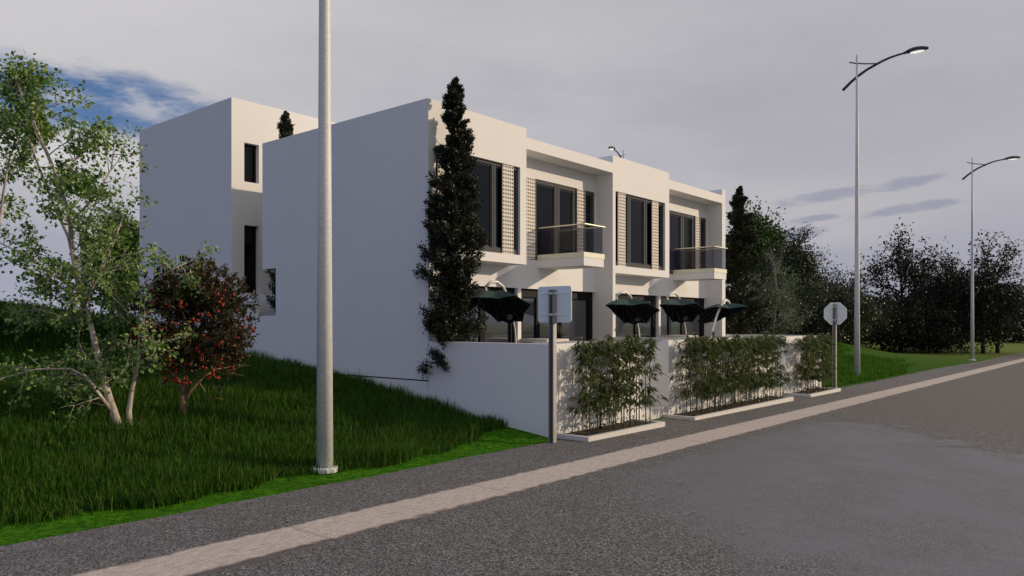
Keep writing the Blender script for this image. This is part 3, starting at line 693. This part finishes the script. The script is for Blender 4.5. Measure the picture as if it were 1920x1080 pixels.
# birch in front, leaning left, with several spreading limbs
def birch(base, seed, stems, limbs, lev_kids, label, leafper=3, size=.074):
    rt.seed(seed); tr = Tree()
    main = [[loc3(base, *p) for p in st] for st in stems]
    for pts, r0 in zip(main, (.068, .05, .03)): tr.limb(pts, r0 if seed == 21 else r0 * .55, .012, 9)
    for pts in main:
        for i in range(2, len(pts)):
            for q in range((0 if i < 3 else 1 if i < 5 else 4) if i < len(pts) - 1 else 5):
                t = rt.random(); p = pts[i - 1].lerp(pts[i], t); dz = (pts[i] - pts[i - 1]).normalized()
                a = rt.uniform(0, 6.283); o = RT * math.cos(a) + FW * math.sin(a) * .8
                fr = i / len(pts)
                L = rt.uniform(.45, .95) * (1.0 - .4 * fr) * lev_kids[0]
                tr.twig(p, (o * .9 + dz * .65).normalized(), L, .016 * (1.15 - .6 * fr), 2, .12, .85, lev_kids[1])
    for pts, r0 in limbs:
        P = [loc3(base, *p) for p in pts]; tr.limb(P, r0, .008, 7)
        for i in range(1, len(P)):
            for q in range(4):
                p = P[i - 1].lerp(P[i], rt.random()); dz = (P[i] - P[i - 1]).normalized(); a = rvec(1)
                tr.twig(p, (a.normalized() * .8 + dz * .7).normalized(), rt.uniform(.28, .6), .009, 1, -.1, .9, 4)
    rg = np.random.default_rng(seed)
    lv = leaves_from(tr.anch, leafper, size, .78, .7, .35, rg, 'oval', .055)
    return finish_tree('birch_tree', base, tr, lv, M['birchbark'], M['birchleaf'], label, 'tree', 'birch trees on the left')
K = 12.4 / 1423      # metres per photo pixel at the birch
def px(x, y, d=0): return ((x - 228) * K, d, (806 - y) * K)
b1 = (-6.662, .227, .53)
stA = [px(226, 808), px(214, 776, .02), px(202, 746, .05), px(182, 690, .1), px(164, 620, .15), px(145, 552, .1), px(134, 480, .05), px(130, 400), px(108, 318, -.1), px(72, 234, -.1), px(44, 185), px(22, 140, .1)]
stB = [px(237, 808, .1), px(235, 770, .12), px(236, 730, .2), px(243, 680, .3), px(238, 620, .4), px(222, 560, .45)]
stC = [px(134, 480, .05), px(112, 440, .25), px(80, 390, .4), px(52, 330, .45), px(36, 280, .4), px(28, 235, .3)]
limbs = [([px(209, 768), px(174, 702, -.2), px(155, 687, -.35), px(104, 687, -.5), px(37, 705, -.6)], .03), ([px(150, 602, .1), px(92, 590, .3), px(50, 578, .4), px(-15, 582, .5)], .028),
         ([px(150, 575, .1), px(185, 539, -.2), px(212, 502, -.3), px(240, 450, -.4), px(258, 400, -.4)], .026), ([px(207, 720, .1), px(240, 690, -.1), px(281, 654, -.3), px(320, 638, -.4)], .022),
         ([px(222, 560, .4), px(250, 530, .5), px(285, 505, .5), px(325, 486, .5)], .014), ([px(128, 420), px(160, 360, .3), px(190, 310, .3), px(196, 262, .3)], .02), ([px(140, 540), px(100, 500, -.3), px(60, 470, -.5), px(20, 450, -.5)], .02),
         ([px(112, 330), px(140, 280, .2), px(150, 235, .2)], .014)]
birch(b1, 21, [stA, stB, stC], limbs, (1.0, 4), 'birch with two pale trunks beside the red-fruited shrub')
b2 = tuple(loc3(b1, -3.4, .9, 0)); b2 = (b2[0], b2[1], tz(b2[0], b2[1]))
q2 = lambda x, y, d=0: ((x - (-85)) * K * 1.07, d, (790 - y) * K * 1.07)
birch(b2, 33, [[q2(-85, 792), q2(-60, 700), q2(-30, 600), q2(-4, 500), q2(8, 410), q2(18, 350), q2(40, 290)], [q2(-90, 792), q2(-100, 690, .2), q2(-105, 560, .3), q2(-95, 430, .3), q2(-80, 320, .2)]], [], (1.0, 4), 'birch at the left edge whose trunk is mostly out of view')

# strawberry tree
def strawberry(base, seed):
    rt.seed(seed); rg = np.random.default_rng(seed); tr = Tree(); k = 13.48 / 1423
    P = lambda x, y, d=0: loc3(base, (x - 344) * k, d, (786 - y) * k)
    tr.limb([P(344, 790), P(343, 765), P(344, 740)], .062, .05, 9)
    for pts, r in (([P(344, 742), P(338, 715), P(325, 690, -.2), P(300, 660, -.2)], .034), ([P(344, 744), P(345, 710), P(346, 680, .2), P(350, 640, .2)], .036), ([P(345, 752), P(358, 730), P(372, 714), P(400, 690, .1)], .034), ([P(345, 735), P(352, 715), P(357, 700, -.2), P(380, 660, -.3)], .026)):
        tr.limb(pts, r, r * .5, 8)
        for q in range(9): tr.twig(pts[-1].lerp(pts[-2], rt.random()), rvec(.6) + Vector((0, 0, .7)), rt.uniform(.4, .8), .012, 1, .1)
    C0 = loc3(base, (366 - 344) * k, 0, (612 - 0) * 0 + (786 - 612) * k)
    cl = []
    for i in range(1350):
        d = rvec(1).normalized(); rr = rt.random() ** .4
        lump = 1 + .14 * math.sin(d.x * 5 + 1) * math.cos(d.z * 6 + d.y * 4)
        p = C0 + (RT * d.x * 1.0 + FW * d.y * .95 + Vector((0, 0, d.z * 1.06))) * rr * lump
        if (p - C0).z < -.62 and (abs((p - C0).dot(RT)) < .35 or rt.random() < .6): continue
        if math.sin(p.x * 6.1 + 2) + math.sin(p.z * 7.3) + math.sin(p.y * 5.7) < -1.1: continue
        cl.append((p, (d + Vector((0, 0, .35))).normalized()))
    n = 24; A = np.array([tuple(c[0]) for c in cl]); Dd = np.array([tuple(c[1]) for c in cl])
    idx = np.repeat(np.arange(len(A)), n); N_ = len(idx); tt = rg.random(N_)[:, None]
    C = A[idx] + Dd[idx] * tt * .17 + rg.normal(0, .018, (N_, 3)); D = Dd[idx] * .75 + rg.normal(0, .55, (N_, 3)); L = rg.uniform(.055, .105, N_)
    lv = leaf_arrays(C, D, np.tile([0, 0, 1.], (N_, 1)) + rg.normal(0, .6, (N_, 3)), L, L * .42, .2)
    r = finish_tree('strawberry_tree', base, tr, lv, M['bushbark'], M['bushleaf'], 'rounded shrub covered in red-orange fruit on the grass slope', 'shrub')
    ball = MB(); nlat = 6
    ball.lathe([(.024 * math.sin(math.pi * (i + .3) / (nlat + .6)), -.024 * math.cos(math.pi * (i + .3) / (nlat + .6))) for i in range(nlat + 1)], n=9)
    first = None; rest = MB(); cnt = 0
    for i in range(700):
        d = rvec(1).normalized(); d.y = -abs(d.y) if rt.random() < .8 else d.y
        p = C0 + (RT * d.x * 1.0 + FW * d.y * .97 + Vector((0, 0, d.z * 1.02))) * rt.uniform(.86, 1.04)
        if (p - C0).z > .8 and rt.random() < .6: continue
        for q in range(rt.choice((1, 2, 2, 3))):
            w_ = p + rvec(.03) - Vector(base)
            cnt += 1
            if cnt <= 100:
                if first is None: first = ball.build('fruit', M['fruit'], r, True); o = first
                else: o = first.copy(); COL.objects.link(o); o.parent = r
                s_ = rt.uniform(.75, 1.2); o.location = w_; o.scale = (s_, s_, s_)
            else: rest.add([(x + w_.x, y + w_.y, z + w_.z) for x, y, z in ball.v], ball.f)
        if cnt > 300: break
    rest.build('fruit', M['fruit'], r, True)['kind'] = 'stuff'
strawberry((-5.486, .507, .57), 8)

# cypresses: a column of stacked leafy tufts round a straight stem
def cypress(base, h, rad, seed, label, tufts=520, per=44, size=.06, z0=.4, extra=(), prof=None):
    rt.seed(seed); rg = np.random.default_rng(seed); tr = Tree(); B = Vector(base)
    tr.limb([B + Vector((0, 0, -.2)), B + Vector((.03, 0, h * .4)), B + Vector((0, .02, h * .93))], .075, .015, 8)
    A = []; Dd = []; TT = []
    def rad_at(t): return rad * float(np.interp(t, [0, .06, .2, .45, .62, .78, .9, .97, 1], [.6, .82, .9, .88, .74, .52, .3, .1, .02]))
    for L_ in range(tufts // 9):                       # lobes: short upswept boughs, each a knot of tufts
        t = rt.random() ** .85; a = rt.uniform(0, 6.283); R0 = rad_at(t) * rt.uniform(.75, 1.22); z = z0 + (h - z0) * t; sg = .1 * (1.1 - .75 * t)
        for q in range(9):
            k = rt.uniform(.45, 1.05); aa = a + rt.gauss(0, .22)
            A.append((B.x + R0 * k * math.cos(aa) + rt.gauss(0, sg * .5), B.y + R0 * k * math.sin(aa) + rt.gauss(0, sg * .5), B.z + z + (k - .7) * .35 * (1 - .5 * t) + rt.gauss(0, sg))); Dd.append((math.cos(aa) * .75, math.sin(aa) * .75, .8)); TT.append(t)
    for L_ in range(tufts // 3):                       # inner stems
        t = rt.random(); a = rt.uniform(0, 6.283); k = rt.uniform(0, .5) * rad_at(t)
        A.append((B.x + k * math.cos(a), B.y + k * math.sin(a), B.z + z0 + (h - z0) * t)); Dd.append((math.cos(a) * .5, math.sin(a) * .5, 1)); TT.append(t)
    TT += [0] * len(extra)
    for p in extra: A.append(p); Dd.append((-.6, -.5, -.2))
    A = np.array(A); Dd = np.array(Dd); idx = np.repeat(np.arange(len(A)), per); n = len(idx)
    tp = (1.05 - .6 * np.array(TT)[idx])[:, None]; C = A[idx] + rg.normal(0, .045, (n, 3)) * tp + Dd[idx] * rg.uniform(-.1, .12, (n, 1)) * tp; D = Dd[idx] * .7 + rg.normal(0, .55, (n, 3)); L = size * rg.uniform(.65, 1.3, n)
    lv = leaf_arrays(C, D, rg.normal(0, 1, (n, 3)), L, L * .55, .2)
    for i in range(0, len(A), 3): tr.mb.tube([(B.x, B.y, A[i][2] - .25), tuple(A[i])], [.012, .005], 4, False)
    return finish_tree('cypress_tree', base, tr, lv, M['darkbark'], M['cypleaf'], label, 'tree', 'narrow cypresses')
ex = [(-.04, -.6 + .05 * k, 1.3 + .06 * k + .03 * (k % 2)) for k in range(6)] + [(-.08, -.2, 1.66), (-.1, -.35, 1.6), (-.09, -.28, 1.52), (-.1, -.5, 1.5), (-.1, -.42, 1.42), (-.12, -.05, 1.36), (-.12, .02, 1.3), (-.12, .1, 1.24), (-.12, -.02, 1.2)]
cypress((.33, -.5, .95), 6.8, .7, 3, 'tall dark cypress against the near corner of the house front', 950, 62, .062, .3, ex)
cypress((17.9, .3, .9), 6.9, 1.0, 5, 'tall dark cypress at the far end of the terraced house', 850, 54, .08, .3)
cypress((1.0, 7.2, 1.3), 7.25, .6, 6, 'small-looking cypress whose tip shows above the roof between the houses', 520, 40, .065, .6)

# broad-leaved trees: forked trunk and leafy boughs
def bough_tree(name, base, h, rx, z_lo, seed, leafm, label, size, per, nlimb=7, kids=4, lev=2, bark='darkbark', group=None, cat='tree', clumps=None, fork=.25, wr=.6, stem=.12, ctop=1.0):
    rt.seed(seed); rg = np.random.default_rng(seed); tr = Tree(); B = Vector(base)
    top = B + Vector((rt.uniform(-.2, .2), rt.uniform(-.2, .2), h * .9))
    fk = B + Vector((0, 0, h * fork)); tr.limb([B - Vector((0, 0, .3)), B + Vector((rt.uniform(-.08, .08), 0, h * fork * .6)), fk], stem, stem * .75, 9)
    tr.limb([fk, fk.lerp(top, .5) + rvec(.12), top], stem * .7, .02, 7)
    for i in range(nlimb):
        a = 6.283 * i / nlimb + rt.uniform(-.3, .3); t = rt.uniform(0, .62); p = fk.lerp(top, t)
        out = Vector((math.cos(a), math.sin(a), rt.uniform(.35, .9) if z_lo < .5 else rt.uniform(.5, 1.2))).normalized()
        tr.twig(p, out, rx * rt.uniform(.75, 1.15) * (1.05 - .45 * t), stem * .42, lev, .1, .8, kids)
    for j in range(5): tr.twig(top.lerp(fk, rt.random() * .25), rvec(.5) + Vector((0, 0, .9)), rx * .55, stem * .25, max(1, lev - 1), .15, .7, kids)
    an = tr.anch
    if clumps:
        for i in range(clumps):
            d = rvec(1).normalized(); q = rt.random() ** .45; t = (d.z * q + 1) / 2
            wdt = rx * (.55 + .55 * math.sin(math.pi * min(1, t * .95 + .08)))
            p = Vector((B.x + d.x * q * wdt, B.y + d.y * q * wdt, B.z + z_lo + (h - z_lo) * t * ctop))
            if math.sin(p.x * 2.1 + seed) + math.sin(p.y * 2.3) + math.sin(p.z * 2.6 + seed) < -.9: continue
            an = an + [(p + rvec(.12), (d + rvec(.5)).normalized(), 0) for _ in range(5)]
    lv = leaves_from(an, per, size, wr, .7, .15, rg, 'oval', size * 1.3)
    return finish_tree(name, base, tr, lv, M[bark], leafm, label, cat, group)
G = lambda u, v: (u, v, tz(u, v))
bough_tree('silver_tree', G(24.6, 1.5), 4.6, 1.35, .3, 41, M['silverleaf'], 'young silvery small-leaved tree right beside the far cypress', .1, 4, 10, 5, 2, 'birchbark', clumps=330, fork=.15, wr=.5, stem=.05)
bough_tree('evergreen_tree', G(33, 3.6), 5.9, 2.0, .3, 42, M['darkleaf'], 'dark glossy evergreen behind the silvery tree', .16, 5, 9, 4, 2, clumps=520, wr=.55)
for u, v, h, rx, sd, lb in ((38.5, 2.6, 4.1, 2.1, 43, 'dark bush directly behind the octagonal sign'), (43.5, 3.4, 4.2, 2.3, 44, 'dark bush behind the lamp on the mound'), (36.5, 6.0, 3.9, 2.0, 45, 'dark bush between the evergreen and the octagonal sign')):
    bough_tree('dark_bush', G(u, v), h, rx, .1, sd, M['darkleaf'] if sd != 44 else M['rowleaf'], lb, .17, 5, 9, 4, 2, group='dark bushes behind the mound', cat='bush', clumps=420, wr=.5, fork=.08)
bough_tree('broad_tree', G(50.5, 13.0), 10.8, 3.5, 4.0, 46, M['farleaf'], 'big round-headed green tree rising behind the far cypress', .3, 6, 10, 4, 2, clumps=620, group='tall trees behind the house')
bough_tree('broad_tree', G(55.5, 11.5), 7.6, 2.2, 1.2, 47, M['farleaf'], 'leaning green tree seen right of the round-headed tree', .3, 6, 9, 4, 2, clumps=420, group='tall trees behind the house')
bough_tree('broad_tree', G(7.3, 34), 6.0, 1.5, .5, 48, M['farleaf'], 'dark tree far behind the left edge of the rear house', .25, 6, 8, 4, 2, clumps=300, group='tall trees behind the house')
for u, v, h, rx, sd, lb in ((58.5, 3.6, 9.0, 3.6, 51, 'loose dark tree right of the lamp on the mound, first of the roadside row'), (64.0, -1.6, 9.0, 3.6, 52, 'loose dark tree behind the farthest lamp'), (67.5, -2.2, 8.6, 3.4, 53, 'dark forked tree at the right edge by the road'), (63.0, 1.6, 6.2, 3.0, 54, 'low dark tree between the first two roadside trees'), (71.0, 2.2, 8.2, 3.4, 55, 'dark tree farthest back in the roadside row')):
    bough_tree('roadside_tree', G(u, v), h, rx, .6, sd, M['rowleaf'], lb, .27, 2, 13, 6, 2, group='dark trees along the far road', clumps=130, fork=.12, wr=.6, stem=.2, ctop=.55)
for u, v, h, rx, sd, lb in ((55, 4.2, 3.6, 2.6, 61, 'low dark bush under the first tree of the roadside row'), (59, 1.6, 3.3, 2.4, 62, 'low dark bush left of the farthest lamp'), (66, 3.5, 3.8, 2.8, 63, 'low dark bush behind the forked roadside tree'), (50, 6.5, 3.6, 2.4, 64, 'low dark bush just right of the lamp on the mound')):
    bough_tree('dark_bush', G(u, v), h, rx, .1, sd, M['rowleaf'], lb, .22, 5, 9, 4, 2, group='low dark bushes under the roadside trees', cat='bush', clumps=300, wr=.55, fork=.08)
# far wood closing the field: reads as one mass
rg = np.random.default_rng(77); n = 26000
t = rg.random(n); u = 92 + 45 * t + rg.normal(0, 1.5, n); v = 70 - 95 * t + rg.normal(0, 2.5, n)
hh = 5.2 + 1.6 * np.sin(t * 40) + 1.0 * np.sin(t * 93 + 1)
C = np.stack([u, v, terr(u, v) + .6 * 0 + hh * rg.random(n) ** .8], 1); L = rg.uniform(.5, .9, n)
lv = leaf_arrays(C, rg.normal(0, 1, (n, 3)), rg.normal(0, 1, (n, 3)), L, L * .7)
tag(np_mesh('far_wood', *lv, M['rowleaf']), 'dark far-off wood closing the green field', 'wood', None, 'stuff')

# ------------------------------------------------------------------ grass
def grass(name, n, usamp, keep, hmin, hmax, m, label, seed, wid=.007):
    rg = np.random.default_rng(seed); u, v = usamp(rg, n); k = keep(u, v, rg); u, v = u[k], v[k]; n = len(u)
    z = terr(u, v); cl = .5 + .5 * np.sin(u * 2.1 + 1.3 * np.sin(v * 1.7)) * np.sin(v * 2.6 + np.sin(u * 1.1))
    h = rg.uniform(hmin, hmax, n) * (.5 + .75 * cl) * (1 + .5 * (rg.random(n) < .05)); a = rg.uniform(0, 6.283, n); b = rg.uniform(0, 6.283, n); ln = rg.uniform(.1, .55, n) ** 1.3 * h * (1 + (rg.random(n) < .08))
    w = wid * rg.uniform(.7, 1.5, n); d = np.stack([np.cos(a), np.sin(a), np.zeros(n)], 1); l = np.stack([np.cos(b), np.sin(b), np.zeros(n)], 1)
    B = np.stack([u, v, z - .01], 1); Mv = B + l * (ln * .35)[:, None] + np.array([0, 0, 1.]) * (h * .55)[:, None]; T = B + l * (ln * 1.0)[:, None] + np.array([0, 0, 1.]) * h[:, None]
    W1 = d * w[:, None]; W2 = d * (w * .75)[:, None]
    v_ = np.stack([B - W1, B + W1, Mv + W2, Mv - W2, T], 1).reshape(-1, 3); i = (np.arange(n) * 5)[:, None]
    f = (i + np.array([[0, 1, 2, 3, 3, 2, 4]])).ravel(); lt = np.tile([4, 3], n)
    return tag(np_mesh(name, v_, f, lt, m), label, 'grass', None, 'stuff')
def left_samp(rg, n):
    # denser towards the pavement, thinning up the slope
    v = -3.45 + 17 * rg.random(n) ** 1.9; u = -12.5 + 13 * rg.random(n) + 0 * v; u = np.where(rg.random(n) < .25, u - 4 * rg.random(n), u); return u, v
def left_keep(u, v, rg):
    edge = -3.28 + .1 * np.sin(u * 1.9) + .06 * np.sin(u * 5.1) + .9 * sms(-2.6, -.4, u) + rg.normal(0, .05, len(u))
    return (v > edge) & ((u < -.03) | (v > 15)) & ((u < -.03))
grass('long_grass', 230000, left_samp, left_keep, .12, .27, M['blade'], 'long dark grass covering the slope left of the house', 61, .0055)
def right_samp(rg, n): return 16.3 + 21 * rg.random(n) ** 1.15, -3.62 + 11 * rg.random(n) ** 1.2
def right_keep(u, v, rg):
    wl = np.interp(v, [-3.7, -2.6, -1.2, -.2, .8, 2, 7], [26, 33, 36, 30, 34, 27, 22]) + 1.0 * np.sin(v * 7); return (u < wl + rg.normal(0, .6, len(u))) & (v > -3.6 + .08 * np.sin(u * 3)) & ~((u < 16.2) & (v < 5))
grass('verge_grass', 90000, right_samp, right_keep, .12, .26, M['rblade'], 'bright green grass on the mound past the octagonal sign', 62, .011)
def hill_samp(rg, n): return -26 + 32 * rg.random(n), 9 + 42 * rg.random(n) ** 1.3
grass('hill_grass', 60000, hill_samp, lambda u, v, rg: (u < -.1) | (v > 15.2), .2, .5, M['hblade'], 'rough grass on the rise behind the birches, shade painted into its colour', 63, .02)
